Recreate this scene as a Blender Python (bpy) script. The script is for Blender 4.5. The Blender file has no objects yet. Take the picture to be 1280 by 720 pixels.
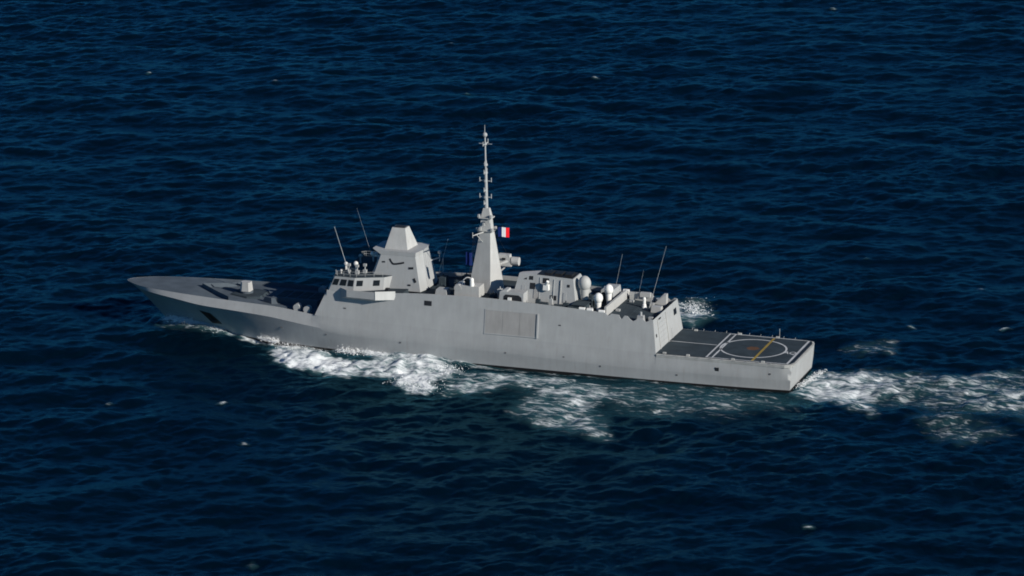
import bpy, bmesh, math, random
import numpy as np
from mathutils import Vector

random.seed(7)
rng = np.random.default_rng(11)
SC = bpy.context.scene
COL = SC.collection
R = math.radians

# ------------------------------------------------------------------ camera
cam_d = bpy.data.cameras.new('camera')
cam_d.sensor_width = 36.0
cam_d.angle = R(14.0)
cam_d.clip_start = 1.0
cam_d.clip_end = 40000.0
cam_o = bpy.data.objects.new('camera', cam_d)
COL.objects.link(cam_o)
cam_o.location = (264.89, -757.99, 228.56)
CAM_AIM = Vector((11.97, 0.0, 13.43))
cam_o.rotation_euler = (CAM_AIM - cam_o.location).to_track_quat('-Z', 'Y').to_euler()
SC.camera = cam_o

# ------------------------------------------------------------------ light
SUN_AZ, SUN_EL = R(-20.5), R(23.0)            # azimuth from +X (aft) towards port
sun_v = Vector((math.cos(SUN_EL) * math.cos(SUN_AZ), math.cos(SUN_EL) * math.sin(SUN_AZ), math.sin(SUN_EL)))
sd = bpy.data.lights.new('sun', 'SUN')
sd.energy = 4.3
sd.angle = R(0.55)
sd.color = (1.0, 0.95, 0.86)
so = bpy.data.objects.new('sun', sd)
COL.objects.link(so)
so.rotation_euler = sun_v.to_track_quat('Z', 'Y').to_euler()
so.location = (300, -200, 300)

world = bpy.data.worlds.new('World')
SC.world = world
world.use_nodes = True
wn = world.node_tree
bg = wn.nodes['Background']
sky = wn.nodes.new('ShaderNodeTexSky')
sky.sky_type = 'NISHITA'
sky.sun_disc = False
sky.sun_elevation = SUN_EL
sky.sun_rotation = math.atan2(sun_v.x, sun_v.y)
sky.air_density = 0.9
sky.dust_density = 0.0
sky.ozone_density = 6.0
tint = wn.nodes.new('ShaderNodeMix'); tint.data_type = 'RGBA'; tint.blend_type = 'MULTIPLY'
tint.inputs[0].default_value = 1.0; tint.inputs[7].default_value = (0.48, 0.82, 1.0, 1)      # deep clear-air blue
wn.links.new(sky.outputs[0], tint.inputs[6])
wn.links.new(tint.outputs[2], bg.inputs[0])
bg.inputs[1].default_value = 0.050
SC.view_settings.view_transform = 'Standard'
SC.view_settings.look = 'None'
SC.view_settings.exposure = 0.28
SC.cycles.filter_width = 1.8
SC.view_settings.gamma = 1.0
SC.view_settings.use_curve_mapping = False

# ------------------------------------------------------------------ materials
def new_mat(name):
    m = bpy.data.materials.new(name)
    m.use_nodes = True
    return m, m.node_tree.nodes, m.node_tree.links, m.node_tree.nodes['Principled BSDF']

def paint(name, col, rough=0.55, vary=0.10, streak=0.12, spec=0.3, grime=None):
    """painted steel: soft mottling plus thin vertical runs of dirt"""
    m, n, l, b = new_mat(name)
    tc = n.new('ShaderNodeTexCoord')
    n1 = n.new('ShaderNodeTexNoise'); n1.inputs['Scale'].default_value = 0.35; n1.inputs['Detail'].default_value = 6
    l.new(tc.outputs['Object'], n1.inputs['Vector'])
    mp = n.new('ShaderNodeMapping'); mp.inputs['Scale'].default_value = (1.1, 1.1, 0.09)
    l.new(tc.outputs['Object'], mp.inputs['Vector'])
    n2 = n.new('ShaderNodeTexNoise'); n2.inputs['Scale'].default_value = 1.0; n2.inputs['Detail'].default_value = 5
    n2.inputs['Roughness'].default_value = 0.65
    l.new(mp.outputs[0], n2.inputs['Vector'])
    def rng_map(src, amt):
        r = n.new('ShaderNodeMapRange')
        r.inputs['From Min'].default_value = 0.3; r.inputs['From Max'].default_value = 0.7
        r.inputs['To Min'].default_value = 1 - amt; r.inputs['To Max'].default_value = 1 + amt
        l.new(src, r.inputs['Value']); return r.outputs[0]
    mul = n.new('ShaderNodeMath'); mul.operation = 'MULTIPLY'
    l.new(rng_map(n1.outputs['Fac'], vary), mul.inputs[0]); l.new(rng_map(n2.outputs['Fac'], streak), mul.inputs[1])
    vm = n.new('ShaderNodeVectorMath'); vm.operation = 'SCALE'
    vm.inputs[0].default_value = col
    l.new(mul.outputs[0], vm.inputs['Scale'])
    out = vm.outputs[0]
    if grime:
        n3 = n.new('ShaderNodeTexNoise'); n3.inputs['Scale'].default_value = 1.6; n3.inputs['Detail'].default_value = 8
        l.new(mp.outputs[0], n3.inputs['Vector'])
        rp = n.new('ShaderNodeMapRange'); rp.inputs['From Min'].default_value = 0.60; rp.inputs['From Max'].default_value = 0.78
        rp.inputs['To Max'].default_value = 0.55
        l.new(n3.outputs['Fac'], rp.inputs['Value'])
        mx = n.new('ShaderNodeMix'); mx.data_type = 'RGBA'
        l.new(rp.outputs[0], mx.inputs[0]); l.new(out, mx.inputs[6]); mx.inputs[7].default_value = (*grime, 1)
        out = mx.outputs[2]
    l.new(out, b.inputs['Base Color'])
    b.inputs['Roughness'].default_value = rough
    b.inputs['Specular IOR Level'].default_value = spec
    bp = n.new('ShaderNodeBump'); bp.inputs['Strength'].default_value = 0.12; bp.inputs['Distance'].default_value = 0.05
    l.new(n1.outputs['Fac'], bp.inputs['Height']); l.new(bp.outputs[0], b.inputs['Normal'])
    return m

M = {}
M['hull'] = paint('haze grey paint', (0.335, 0.343, 0.346), vary=0.05, streak=0.05, grime=(0.27, 0.26, 0.245))
M['grey'] = paint('grey superstructure paint', (0.352, 0.36, 0.362), vary=0.05, streak=0.05, grime=(0.30, 0.29, 0.275))
M['bay'] = paint('browner grey door paint', (0.318, 0.312, 0.305), vary=0.06, streak=0.08)
M['pale'] = paint('pale grey paint', (0.42, 0.42, 0.41), vary=0.07, streak=0.08)
M['light'] = paint('light grey paint', (0.60, 0.60, 0.58), vary=0.05, streak=0.05)
M['white'] = paint('white paint', (0.78, 0.77, 0.74), vary=0.03, streak=0.04, rough=0.4)
M['deck'] = paint('dark nonskid deck paint', (0.033, 0.046, 0.056), rough=0.85, vary=0.22, streak=0.05, spec=0.2)
M['foredeck'] = paint('slate foredeck paint', (0.080, 0.100, 0.122), rough=0.8, vary=0.18, streak=0.05, spec=0.2)
M['black'] = paint('black bottom paint', (0.012, 0.012, 0.013), rough=0.5, vary=0.2)
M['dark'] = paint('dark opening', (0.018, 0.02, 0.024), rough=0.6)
M['mark'] = paint('worn white deck marking', (0.50, 0.51, 0.52), rough=0.8, vary=0.15, streak=0.0, spec=0.2)
M['yellow'] = paint('worn yellow deck marking', (0.30, 0.21, 0.05), rough=0.8, vary=0.15, streak=0.0, spec=0.2)
M['fitting'] = paint('dark grey fitting paint', (0.11, 0.112, 0.115))
M['rust'] = paint('rust brown steel grid', (0.12, 0.062, 0.035), rough=0.8, vary=0.3, streak=0.0, spec=0.2)
M['blue'] = paint('blue cloth', (0.006, 0.016, 0.09), rough=0.9, vary=0.05, streak=0.0, spec=0.1)
M['redc'] = paint('red cloth', (0.62, 0.012, 0.02), rough=0.9, vary=0.05, streak=0.0, spec=0.1)
M['whitec'] = paint('white cloth', (0.80, 0.80, 0.80), rough=0.9, vary=0.03, streak=0.0, spec=0.1)
M['net'] = paint('pale netting', (0.40, 0.40, 0.385), rough=0.9, vary=0.15, streak=0.1, spec=0.1)
mg, n, l, b = new_mat('dark bridge glass')
b.inputs['Base Color'].default_value = (0.015, 0.02, 0.025, 1); b.inputs['Roughness'].default_value = 0.08
M['glass'] = mg

# ------------------------------------------------------------------ mesh helper
class MB:
    def __init__(s): s.v = []; s.f = []; s.m = []
    def add(s, vs, fs, mi=0):
        o = len(s.v); s.v += [tuple(map(float, q)) for q in vs]
        s.f += [tuple(o + i for i in f) for f in fs]; s.m += [mi] * len(fs); return s
    def prism(s, pb, zb, pt, zt, mi=0):
        """solid between polygon pb at height zb and polygon pt at height zt (heights may be lists)"""
        k = len(pb)
        zb = zb if hasattr(zb, '__len__') else [zb] * k
        zt = zt if hasattr(zt, '__len__') else [zt] * k
        vs = [(x, y, z) for (x, y), z in zip(pb, zb)] + [(x, y, z) for (x, y), z in zip(pt, zt)]
        fs = [tuple(range(k))[::-1], tuple(range(k, 2 * k))] + [(i, (i + 1) % k, k + (i + 1) % k, k + i) for i in range(k)]
        return s.add(vs, fs, mi)
    def box(s, x0, x1, y0, y1, z0, z1, mi=0, tx=0.0, ty=0.0):
        """box; tx, ty pull the top in on each side"""
        return s.prism([(x0, y0), (x1, y0), (x1, y1), (x0, y1)], z0,
                       [(x0 + tx, y0 + ty), (x1 - tx, y0 + ty), (x1 - tx, y1 - ty), (x0 + tx, y1 - ty)], z1, mi)
    def tube(s, p0, p1, r0, r1=None, n=8, mi=0):
        r1 = r0 if r1 is None else r1
        p0 = Vector(p0); p1 = Vector(p1); d = (p1 - p0).normalized()
        a = d.orthogonal().normalized(); c = d.cross(a)
        vs = []
        for p, r in ((p0, r0), (p1, r1)):
            for i in range(n):
                t = 2 * math.pi * i / n
                vs.append(p + (a * math.cos(t) + c * math.sin(t)) * r)
        fs = [tuple(range(n))[::-1], tuple(range(n, 2 * n))] + [(i, (i + 1) % n, n + (i + 1) % n, n + i) for i in range(n)]
        return s.add(vs, fs, mi)
    def ball(s, c, r, sz=1.0, n=20, mi=0):
        vs, fs = [], []
        h = n // 2
        for i in range(h + 1):
            a = math.pi * i / h
            for j in range(n):
                t = 2 * math.pi * j / n
                vs.append((c[0] + r * math.sin(a) * math.cos(t), c[1] + r * math.sin(a) * math.sin(t), c[2] + r * sz * math.cos(a)))
        for i in range(h):
            for j in range(n):
                q = (i * n + j, i * n + (j + 1) % n, (i + 1) * n + (j + 1) % n, (i + 1) * n + j)
                fs.append(q)
        return s.add(vs, fs, mi)
    def grid(s, rows, mi=0, closed=False):
        """rows: list of equal-length vertex rows"""
        k = len(rows[0]); vs = [p for r in rows for p in r]; fs = []
        for i in range(len(rows) - 1):
            for j in range(k - 1):
                fs.append((i * k + j, i * k + j + 1, (i + 1) * k + j + 1, (i + 1) * k + j))
        return s.add(vs, fs, mi)
    def build(s, name, mats, parent=None, smooth=False, merge=False):
        me = bpy.data.meshes.new(name)
        me.from_pydata(s.v, [], s.f)
        for m in (mats if isinstance(mats, (list, tuple)) else [mats]): me.materials.append(m)
        me.polygons.foreach_set('material_index', s.m)
        bm = bmesh.new(); bm.from_mesh(me)
        bmesh.ops.remove_doubles(bm, verts=bm.verts, dist=1e-5)
        bmesh.ops.dissolve_degenerate(bm, dist=1e-5, edges=bm.edges)
        bmesh.ops.recalc_face_normals(bm, faces=bm.faces)
        bm.to_mesh(me); bm.free()
        if smooth:
            me.polygons.foreach_set('use_smooth', [True] * len(me.polygons))
            me.set_sharp_from_angle(angle=R(smooth if smooth is not True else 30))
        o = bpy.data.objects.new(name, me)
        COL.objects.link(o)
        if parent: o.parent = parent
        return o

def pchip(xs, ys):
    xs = np.array(xs, float); ys = np.array(ys, float)
    h = np.diff(xs); d = np.diff(ys) / h
    m = np.zeros_like(ys)
    for i in range(1, len(xs) - 1):
        if d[i - 1] * d[i] > 0:
            w1 = 2 * h[i] + h[i - 1]; w2 = h[i] + 2 * h[i - 1]
            m[i] = (w1 + w2) / (w1 / d[i - 1] + w2 / d[i])
    m[0], m[-1] = d[0], d[-1]
    def f(x):
        x = min(max(x, xs[0]), xs[-1])
        i = int(min(max(np.searchsorted(xs, x) - 1, 0), len(xs) - 2))
        t = (x - xs[i]) / h[i]
        return float((1 + 2 * t) * (1 - t) ** 2 * ys[i] + t * (1 - t) ** 2 * h[i] * m[i] + t * t * (3 - 2 * t) * ys[i + 1] + t * t * (t - 1) * h[i] * m[i + 1])
    return f
# ------------------------------------------------------------------ sea
def axis(fine, lo, hi, far):
    a = list(fine)
    st = fine[-1] - fine[-2]; x = fine[-1]; g = st
    while x < hi: g *= 1.18; x += g; a.append(x)
    st = fine[1] - fine[0]; x = fine[0]; g = st
    pre = []
    while x > lo: g *= 1.18; x -= g; pre.append(x)
    return np.array(pre[::-1] + a)
AX = axis(np.arange(-285.0, 170.0, 0.42), -9000, 9000, 0)
AY = axis(np.concatenate([np.arange(-190.0, 110.0, 0.45), np.arange(110.0, 430.0, 0.55)]), -9000, 9000, 0)

def wave_tile(N, L, lam_lo, lam_hi, lam_p, hs, wind, power, seed):
    """one periodic patch of random wind waves: height and sideways pull"""
    g = np.random.default_rng(seed)
    k1 = np.fft.fftfreq(N, L / N) * 2 * np.pi
    kx, ky = np.meshgrid(k1, k1, indexing='xy')
    k = np.hypot(kx, ky); k[0, 0] = 1e-6
    kp = 2 * np.pi / lam_p
    S = np.exp(-0.9 * (kp / k) ** 2) / k ** 4
    c = (kx * math.cos(wind) + ky * math.sin(wind)) / k
    S = S * (np.clip(c, 0, 1) ** power + 0.05 * np.abs(c))
    S[(k < 2 * np.pi / lam_hi) | (k > 2 * np.pi / lam_lo)] = 0
    A = np.sqrt(S) * (g.normal(size=(N, N)) + 1j * g.normal(size=(N, N)))
    h = np.fft.ifft2(A).real
    sc = hs / 4.0 / h.std()
    dx = np.fft.ifft2(1j * kx / k * A).real * sc
    dy = np.fft.ifft2(1j * ky / k * A).real * sc
    return h * sc, dx, dy, L, N

def sample(tile, X, Y, rot=0.0):
    h, dx, dy, L, N = tile
    c, s = math.cos(rot), math.sin(rot)
    u = ((X * c + Y * s) / L * N) % N; v = ((-X * s + Y * c) / L * N) % N
    i = np.floor(u).astype(np.int32); j = np.floor(v).astype(np.int32)
    fu = u - i; fv = v - j
    i %= N; j %= N; i1 = (i + 1) % N; j1 = (j + 1) % N
    o = []
    for a in (h, dx, dy):
        o.append(a[j, i] * (1 - fu) * (1 - fv) + a[j, i1] * fu * (1 - fv) + a[j1, i] * (1 - fu) * fv + a[j1, i1] * fu * fv)
    return o[0], o[1] * c - o[2] * s, o[1] * s + o[2] * c

FOAM = [
  (0.85, 0.8, [(-63.0, 2.9), (-62.3, 5.1), (-57.8, 2.1), (-52.8, -0.8), (-44.8, -3.8), (-39.4, -4.5), (-39.3, -2.0), (-37.7, -7.7), (-43.3, -7.7), (-51.5, -4.8), (-56.7, -2.7), (-61.3, 0.2)]),
  (0.96, 1.2, [(-39.7, -0.2), (-38.5, 2.1), (-33.6, -3.8), (-27.3, -6.7), (-19.6, -6.6), (-21.1, -2.2), (-19.4, -1.6), (-15.0, -5.1), (-9.7, -5.8), (-4.5, -5.9), (-0.1, -9.9), (5.6, -14.6), (6.2, -22.0), (2.1, -24.6), (-3.3, -23.4), (-7.9, -24.4), (-13.8, -26.4), (-20.4, -24.4), (-27.8, -22.8), (-34.1, -15.2), (-33.9, -11.4)]),
  (-1.2, 1.0, [(-27.1, -8.5), (-22.8, -7.1), (-17.6, -9.0), (-11.9, -14.4), (-14.4, -15.9), (-20.1, -14.2)]),
  (0.95, 0.8, [(-3.3, -24.6), (-2.9, -22.1), (1.9, -21.7), (5.8, -28.0), (4.9, -32.3), (0.8, -32.5), (-1.8, -29.3)]),
  (0.56, 2.0, [(3.4, -14.1), (16.8, -14.4), (26.0, -12.5), (31.4, -16.5), (29.7, -24.0), (19.2, -21.8), (13.3, -28.3), (7.1, -29.3)]),
  (0.56, 2.2, [(24.3, -38.8), (24.7, -28.5), (26.2, -18.2), (33.3, -14.7), (43.3, -15.5), (42.7, -24.2), (38.2, -30.2), (47.7, -49.9), (44.2, -49.5), (37.0, -46.6), (29.7, -43.6)]),
  (0.40, 5.0, [(31.8, -15.2), (42.5, -12.8), (71.2, -12.4), (73.6, -18.4), (63.3, -29.6), (51.8, -33.4), (41.0, -29.3)]),
  (0.74, 1.8, [(71.6, -10.6), (71.6, 1.5), (74.0, 7.7), (83.8, 10.4), (88.2, 5.4), (93.0, 2.3), (89.8, -4.5), (87.9, -9.7), (90.9, -18.2), (84.8, -16.3), (77.5, -12.1)]),
  (0.42, 4.0, [(75.9, 6.5), (84.6, 10.6), (100.7, 10.1), (112.7, 21.2), (121.3, -13.6), (105.5, -11.7), (89.9, -11.3), (80.5, -11.6)]),
  (0.34, 3.0, [(97.5, -17.1), (104.0, -11.6), (110.2, -15.6), (117.2, -21.9), (109.9, -31.3), (104.8, -28.8)]),
  (0.33, 2.0, [(73.7, 25.1), (76.6, 29.8), (83.4, 32.0), (84.0, 21.2), (75.6, 20.8)]),
  (0.72, 2.0, [(32.6, 48.7), (37.2, 50.9), (40.9, 43.5), (42.6, 34.9), (41.2, 30.0), (36.0, 31.4), (27.6, 36.4), (18.4, 43.9), (7.0, 46.8), (5.8, 50.5), (16.1, 51.3)]),
]
STREAKS = [
  (0.58, 3, [(84.5, 1.2), (91.6, 1.2), (102.7, 0.9), (116.1, 4.2)]),
  (0.54, 3, [(89.7, -4.0), (99.2, 2.6), (107.0, 2.9), (117.6, -3.2)]),
  (0.5, 2.5, [(100.3, 8.2), (105.9, 15.4), (113.6, 16.7)]),
  (0.55, 3, [(85.4, 7.3), (95.0, 7.0), (106.1, 7.2)]),
]
CAPS = [(-161.6, 221.3), (-126.2, 221.7), (-99.2, 282.1), (-49.1, 250.5), (-14.2, 364.0), (61.2, 94.3), (90.8, 74.1), (-49.5, -58.9), (-29.2, -52.7), (11.5, -137.4), (95.5, -86.7), (-75.1, 223.6), (-15.4, -74.7), (101.8, 48.3), (82.8, 44.5)]
def seg_dist(X, Y, a, b):
    ax, ay = a; bx, by = b
    d2 = (bx - ax) ** 2 + (by - ay) ** 2
    t = np.clip(((X - ax) * (bx - ax) + (Y - ay) * (by - ay)) / d2, 0, 1)
    return np.hypot(X - ax - t * (bx - ax), Y - ay - t * (by - ay))
def poly_field(X, Y, P, soft):
    ins = np.zeros(X.shape, bool); d = np.full(X.shape, 1e9)
    for (x0, y0), (x1, y1) in zip(P, P[1:] + P[:1]):
        cr = ((y0 > Y) != (y1 > Y))
        with np.errstate(divide='ignore', invalid='ignore'):
            xx = (x1 - x0) * (Y - y0) / (y1 - y0 if y1 != y0 else 1e-9) + x0
        ins ^= cr & (X < xx)
        d = np.minimum(d, seg_dist(X, Y, (x0, y0), (x1, y1)))
    sd = np.where(ins, d, -d)
    t = np.clip((sd + soft) / (2 * soft), 0, 1)
    return t * t * (3 - 2 * t)

def smooth_noise(X, Y, scale, seed):
    g = np.random.default_rng(seed); T = g.random((256, 256))
    u = X / scale % 256; v = Y / scale % 256
    i = np.floor(u).astype(int); j = np.floor(v).astype(int); fu = u - i; fv = v - j
    fu = fu * fu * (3 - 2 * fu); fv = fv * fv * (3 - 2 * fv); i %= 256; j %= 256; i1 = (i + 1) % 256; j1 = (j + 1) % 256
    return T[j, i] * (1 - fu) * (1 - fv) + T[j, i1] * fu * (1 - fv) + T[j1, i] * (1 - fu) * fv + T[j1, i1] * fu * fv
def fbm(X, Y, s, seed, o=4):
    r = 0; a = 0.5; t = 0
    for q in range(o): r = r + a * smooth_noise(X + 31 * q, Y - 17 * q, s, seed + q); t += a; a *= 0.55; s *= 0.48
    return r / t

WIND = R(112.0)
T1 = wave_tile(512, 263.0, 1.6, 90.0, 22.0, 1.0, WIND, 3, 3)
T0 = wave_tile(256, 417.0, 12.0, 160.0, 52.0, 0.95, WIND - R(25), 5, 9)
T2 = wave_tile(512, 101.0, 0.7, 14.0, 9.0, 0.44, WIND + R(22), 1.5, 5)

def hull_half(X):                                # half width of the hull at the waterline
    return np.interp(X, [-61.7, -55.3, -48.3, -41.4, -32, -20, 0, 40, 60, 71, 71.5], [0, 1.6, 4.0, 6.1, 7.8, 9.15, 9.85, 9.85, 9.3, 8.4, 0])

def sea_surface(X, Y):
    """height, sideways shift, foam and aerated-water fields at points of the calm surface"""
    h1, x1, y1 = sample(T1, X, Y)
    h2, x2, y2 = sample(T2, X, Y, 0.31)
    h0, x0, y0 = sample(T0, X, Y, -0.22)
    gust = 0.25 + 1.5 * fbm(X, Y, 55.0, 40, 4)
    g1 = 0.55 + 0.9 * fbm(X, Y, 38.0, 45, 3)
    Z = h0 + h1 * g1 + h2 * gust
    chop = 0.55
    DX = -(x0 + x1 * g1 + x2 * gust) * chop; DY = -(y0 + y1 * g1 + y2 * gust) * chop
    F = np.zeros(X.shape); 
    near = (X > -75) & (X < 135) & (Y > -70) & (Y < 62)
    xs, ys = X[near], Y[near]
    wx = xs + 2.2 * (fbm(xs, ys, 4.0, 60) - 0.5) + 0.8 * (fbm(xs, ys, 1.3, 70) - 0.5)
    wy = ys + 4.5 * (fbm(xs, ys, 4.5, 80) - 0.5) + 1.6 * (fbm(xs, ys, 1.5, 90) - 0.5)
    f = np.zeros(xs.shape)
    for w, s, P in FOAM:
        q = poly_field(wx, wy, P, s * 1.5)
        f = np.maximum(f, w * q) if w > 0 else f * (1 - np.clip(-w * q, 0, 1) * 0.85)
    for w, wd, P in STREAKS:
        d = np.full(xs.shape, 1e9)
        for a, b in zip(P, P[1:]): d = np.minimum(d, seg_dist(wx, wy, a, b))
        f = np.maximum(f, w * np.exp(-(d / wd) ** 2))
    # white water clinging to the plates
    dn = np.abs(ys) - hull_half(xs) + 1.2 * (fbm(xs, ys, 3.0, 200) - 0.5)
    along = np.interp(xs, [-65, -62, -55, -48, -42, -37, -33, -24, -20, -8, 6, 20, 60, 71], [0, 1.15, 1.15, .95, .65, .95, .8, .55, 1.0, .95, .5, .35, .25, .3])
    f = np.maximum(f, along * np.exp(-(np.clip(dn - 0.4, 0, None) / np.interp(xs, [-62, -55, -47, -42], [3.4, 3.2, 2.0, 1.3])) ** 2) * ((xs > -64) & (xs < 72)))
    f = f * (0.42 + 0.85 * fbm(xs * 0.6, ys, 6.0, 300, 4))
    F[near] = f
    # hull side: damp the waves against the plates, heap up the bow wave
    dist = np.abs(Y) - hull_half(X)
    close = np.clip(1 - dist / 14.0, 0, 1) * ((X > -66) & (X < 76))
    Z = Z * (1 - 0.6 * close)
    DX = DX * (1 - 0.8 * close); DY = DY * (1 - 0.8 * close)
    hw = np.interp(X, [-64, -58, -50, -40, -33, -24, -14, -4, 6, 16, 40, 71, 80, 90, 110, 130], [0.6, 1.7, 0.7, -0.8, -0.5, -0.3, 0.5, 0.6, 0.1, -0.4, -0.4, -0.35, 0.5, 0.3, 0.1, 0.0])
    Z = Z + hw * np.exp(-(np.clip(dist, 0, None) / np.interp(X, [-62, -50, -35, -10, 8, 20], [3.0, 4.0, 5.0, 6.0, 5.0, 3.5])) ** 2) * ((X > -66))
    lump = fbm(X, Y, 2.0, 120, 5) - 0.32
    amp = np.interp(X, [-70, -60, -40, -30, 5, 20, 70, 76, 100], [1.2, 2.0, 1.0, 1.9, 2.2, 0.9, 0.5, 1.3, 0.7])
    Z = Z + np.clip(F, 0, 1.2) * lump * amp * np.where(F > 0.02, 1, 0)
    # the steepest crests just begin to break
    F = np.maximum(F, 0.55 * np.clip((h1 + h2 - 1.35) / 0.4, 0, 1) * (fbm(X, Y, 5.0, 410, 3) > 0.5))
    # stray whitecaps
    for cx, cy in CAPS:
        m = (np.abs(X - cx) < 7) & (np.abs(Y - cy) < 9)
        if m.any():
            ex = X[m] - cx + 1.5 * (fbm(X[m], Y[m], 2.0, 150) - .5); ey = Y[m] - cy + 3 * (fbm(X[m], Y[m], 2.0, 160) - .5)
            e = np.exp(-(ex / 1.0) ** 2 - (ey / 0.8) ** 2)
            F[m] = np.maximum(F[m], (0.35 + 0.45 * ((cx * 7.3 + cy * 3.1) % 1.0)) * e); Z[m] += 0.35 * e
    return Z, DX, DY, F

def build_sea():
    nx, ny = len(AX), len(AY)
    X, Y = np.meshgrid(AX, AY, indexing='xy')
    Z, DX, DY, F = sea_surface(X, Y)
    far = np.clip(np.maximum(np.maximum(-285 - X, X - 170), np.maximum(-190 - Y, Y - 430)) / 900.0, 0, 1)
    fade = 1 - far
    # crests about to break
    co = np.stack([X + DX * fade, Y + DY * fade, Z * fade], -1).reshape(-1, 3).astype(np.float32)
    me = bpy.data.meshes.new('sea')
    me.vertices.add(nx * ny); me.vertices.foreach_set('co', co.ravel())
    ii = (np.arange(ny - 1)[:, None] * nx + np.arange(nx - 1)[None, :]).ravel()
    q = np.stack([ii, ii + 1, ii + nx + 1, ii + nx], -1).astype(np.int32)
    me.loops.add(q.size); me.loops.foreach_set('vertex_index', q.ravel())
    me.polygons.add(len(q)); me.polygons.foreach_set('loop_start', np.arange(0, q.size, 4, dtype=np.int32))
    me.update(calc_edges=True)
    me.polygons.foreach_set('use_smooth', np.ones(len(q), bool))
    at = me.attributes.new('foam', 'FLOAT', 'POINT'); at.data.foreach_set('value', F.ravel().astype(np.float32))
    o = bpy.data.objects.new('sea', me); COL.objects.link(o); o['kind'] = 'structure'
    return o

def sea_material():
    m, n, l, b = new_mat('sea water with foam')
    tc = n.new('ShaderNodeTexCoord')
    at = n.new('ShaderNodeAttribute'); at.attribute_name = 'foam'
    # lacy foam pattern drawn out along the ship's track
    mp = n.new('ShaderNodeMapping'); mp.inputs['Scale'].default_value = (0.34, 1.0, 1.0)
    l.new(tc.outputs['Object'], mp.inputs['Vector'])
    na = n.new('ShaderNodeTexNoise'); na.inputs['Scale'].default_value = 0.75; na.inputs['Detail'].default_value = 9; na.inputs['Roughness'].default_value = 0.61
    na.inputs['Distortion'].default_value = 0.8
    l.new(mp.outputs[0], na.inputs['Vector'])
    nb = n.new('ShaderNodeTexNoise'); nb.inputs['Scale'].default_value = 0.9; nb.inputs['Detail'].default_value = 6
    nb.inputs['Distortion'].default_value = 1.2
    l.new(mp.outputs[0], nb.inputs['Vector'])
    ab = n.new('ShaderNodeMath'); ab.operation = 'SUBTRACT'; ab.inputs[1].default_value = 0.5
    l.new(nb.outputs['Fac'], ab.inputs[0])
    ab2 = n.new('ShaderNodeMath'); ab2.operation = 'ABSOLUTE'; l.new(ab.outputs[0], ab2.inputs[0])   # thin ridges: lace
    def math_(op, a, bb):
        q = n.new('ShaderNodeMath'); q.operation = op
        for i, s in enumerate((a, bb)):
            if isinstance(s, (int, float)): q.inputs[i].default_value = s
            else: l.new(s, q.inputs[i])
        return q.outputs[0]
    v = math_('MULTIPLY_ADD', at.outputs['Fac'], 1.15)
    q = v.node; q.inputs[2].default_value = -0.56
    v = math_('ADD', v, math_('MULTIPLY', math_('SUBTRACT', na.outputs['Fac'], 0.5), 2.6))
    v = math_('SUBTRACT', v, math_('MULTIPLY', ab2.outputs[0], 1.3))
    v = math_('ADD', v, 0.10)
    mr = n.new('ShaderNodeMapRange'); mr.interpolation_type = 'SMOOTHSTEP'
    mr.inputs['From Min'].default_value = -0.22; mr.inputs['From Max'].default_value = 0.66
    l.new(v, mr.inputs['Value'])
    gate = n.new('ShaderNodeMapRange'); gate.inputs['From Min'].default_value = 0.03; gate.inputs['From Max'].default_value = 0.25
    l.new(at.outputs['Fac'], gate.inputs['Value'])
    foam = math_('MULTIPLY', mr.outputs[0], gate.outputs[0])
    # water: deep navy, churned water paler and greener
    aer = n.new('ShaderNodeMapRange'); aer.inputs['From Min'].default_value = 0.05; aer.inputs['From Max'].default_value = 0.7
    aer.inputs['To Max'].default_value = 0.9
    l.new(at.outputs['Fac'], aer.inputs['Value'])
    mx = n.new('ShaderNodeMix'); mx.data_type = 'RGBA'
    l.new(aer.outputs[0], mx.inputs[0]); mx.inputs[6].default_value = (0.0003, 0.0042, 0.0098, 1); mx.inputs[7].default_value = (0.036, 0.100, 0.115, 1)
    b.inputs['Roughness'].default_value = 0.9
    b.inputs['Specular IOR Level'].default_value = 0.0
    l.new(mx.outputs[2], b.inputs['Base Color'])
    # ripples
    mp2 = n.new('ShaderNodeMapping'); mp2.inputs['Scale'].default_value = (0.8, 1.0, 1.0); mp2.inputs['Rotation'].default_value = (0, 0, R(-20))
    l.new(tc.outputs['Object'], mp2.inputs['Vector'])
    r1 = n.new('ShaderNodeTexNoise'); r1.inputs['Scale'].default_value = 0.8; r1.inputs['Detail'].default_value = 7; r1.inputs['Roughness'].default_value = 0.6
    l.new(mp2.outputs[0], r1.inputs['Vector'])
    bp = n.new('ShaderNodeBump'); bp.inputs['Strength'].default_value = 1.0; bp.inputs['Distance'].default_value = 0.30
    pt_ = n.new('ShaderNodeTexNoise'); pt_.inputs['Scale'].default_value = 0.03; pt_.inputs['Detail'].default_value = 4
    l.new(mp2.outputs[0], pt_.inputs['Vector'])
    pr = n.new('ShaderNodeMapRange'); pr.inputs['From Min'].default_value = 0.35; pr.inputs['From Max'].default_value = 0.65
    pr.inputs['To Min'].default_value = 0.45; pr.inputs['To Max'].default_value = 1.0
    l.new(pt_.outputs['Fac'], pr.inputs['Value']); l.new(pr.outputs[0], bp.inputs['Strength'])
    l.new(r1.outputs['Fac'], bp.inputs['Height']); l.new(bp.outputs[0], b.inputs['Normal'])
    # blue-absorbing surface sheen, by the angle of view
    gl = n.new('ShaderNodeBsdfGlossy'); gl.inputs['Color'].default_value = (0.22, 0.70, 0.90, 1); gl.inputs['Roughness'].default_value = 0.16
    fr = n.new('ShaderNodeFresnel'); fr.inputs['IOR'].default_value = 1.333
    l.new(bp.outputs[0], gl.inputs['Normal']); l.new(bp.outputs[0], fr.inputs['Normal'])
    frs = math_('MULTIPLY', fr.outputs[0], 0.67)
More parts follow.
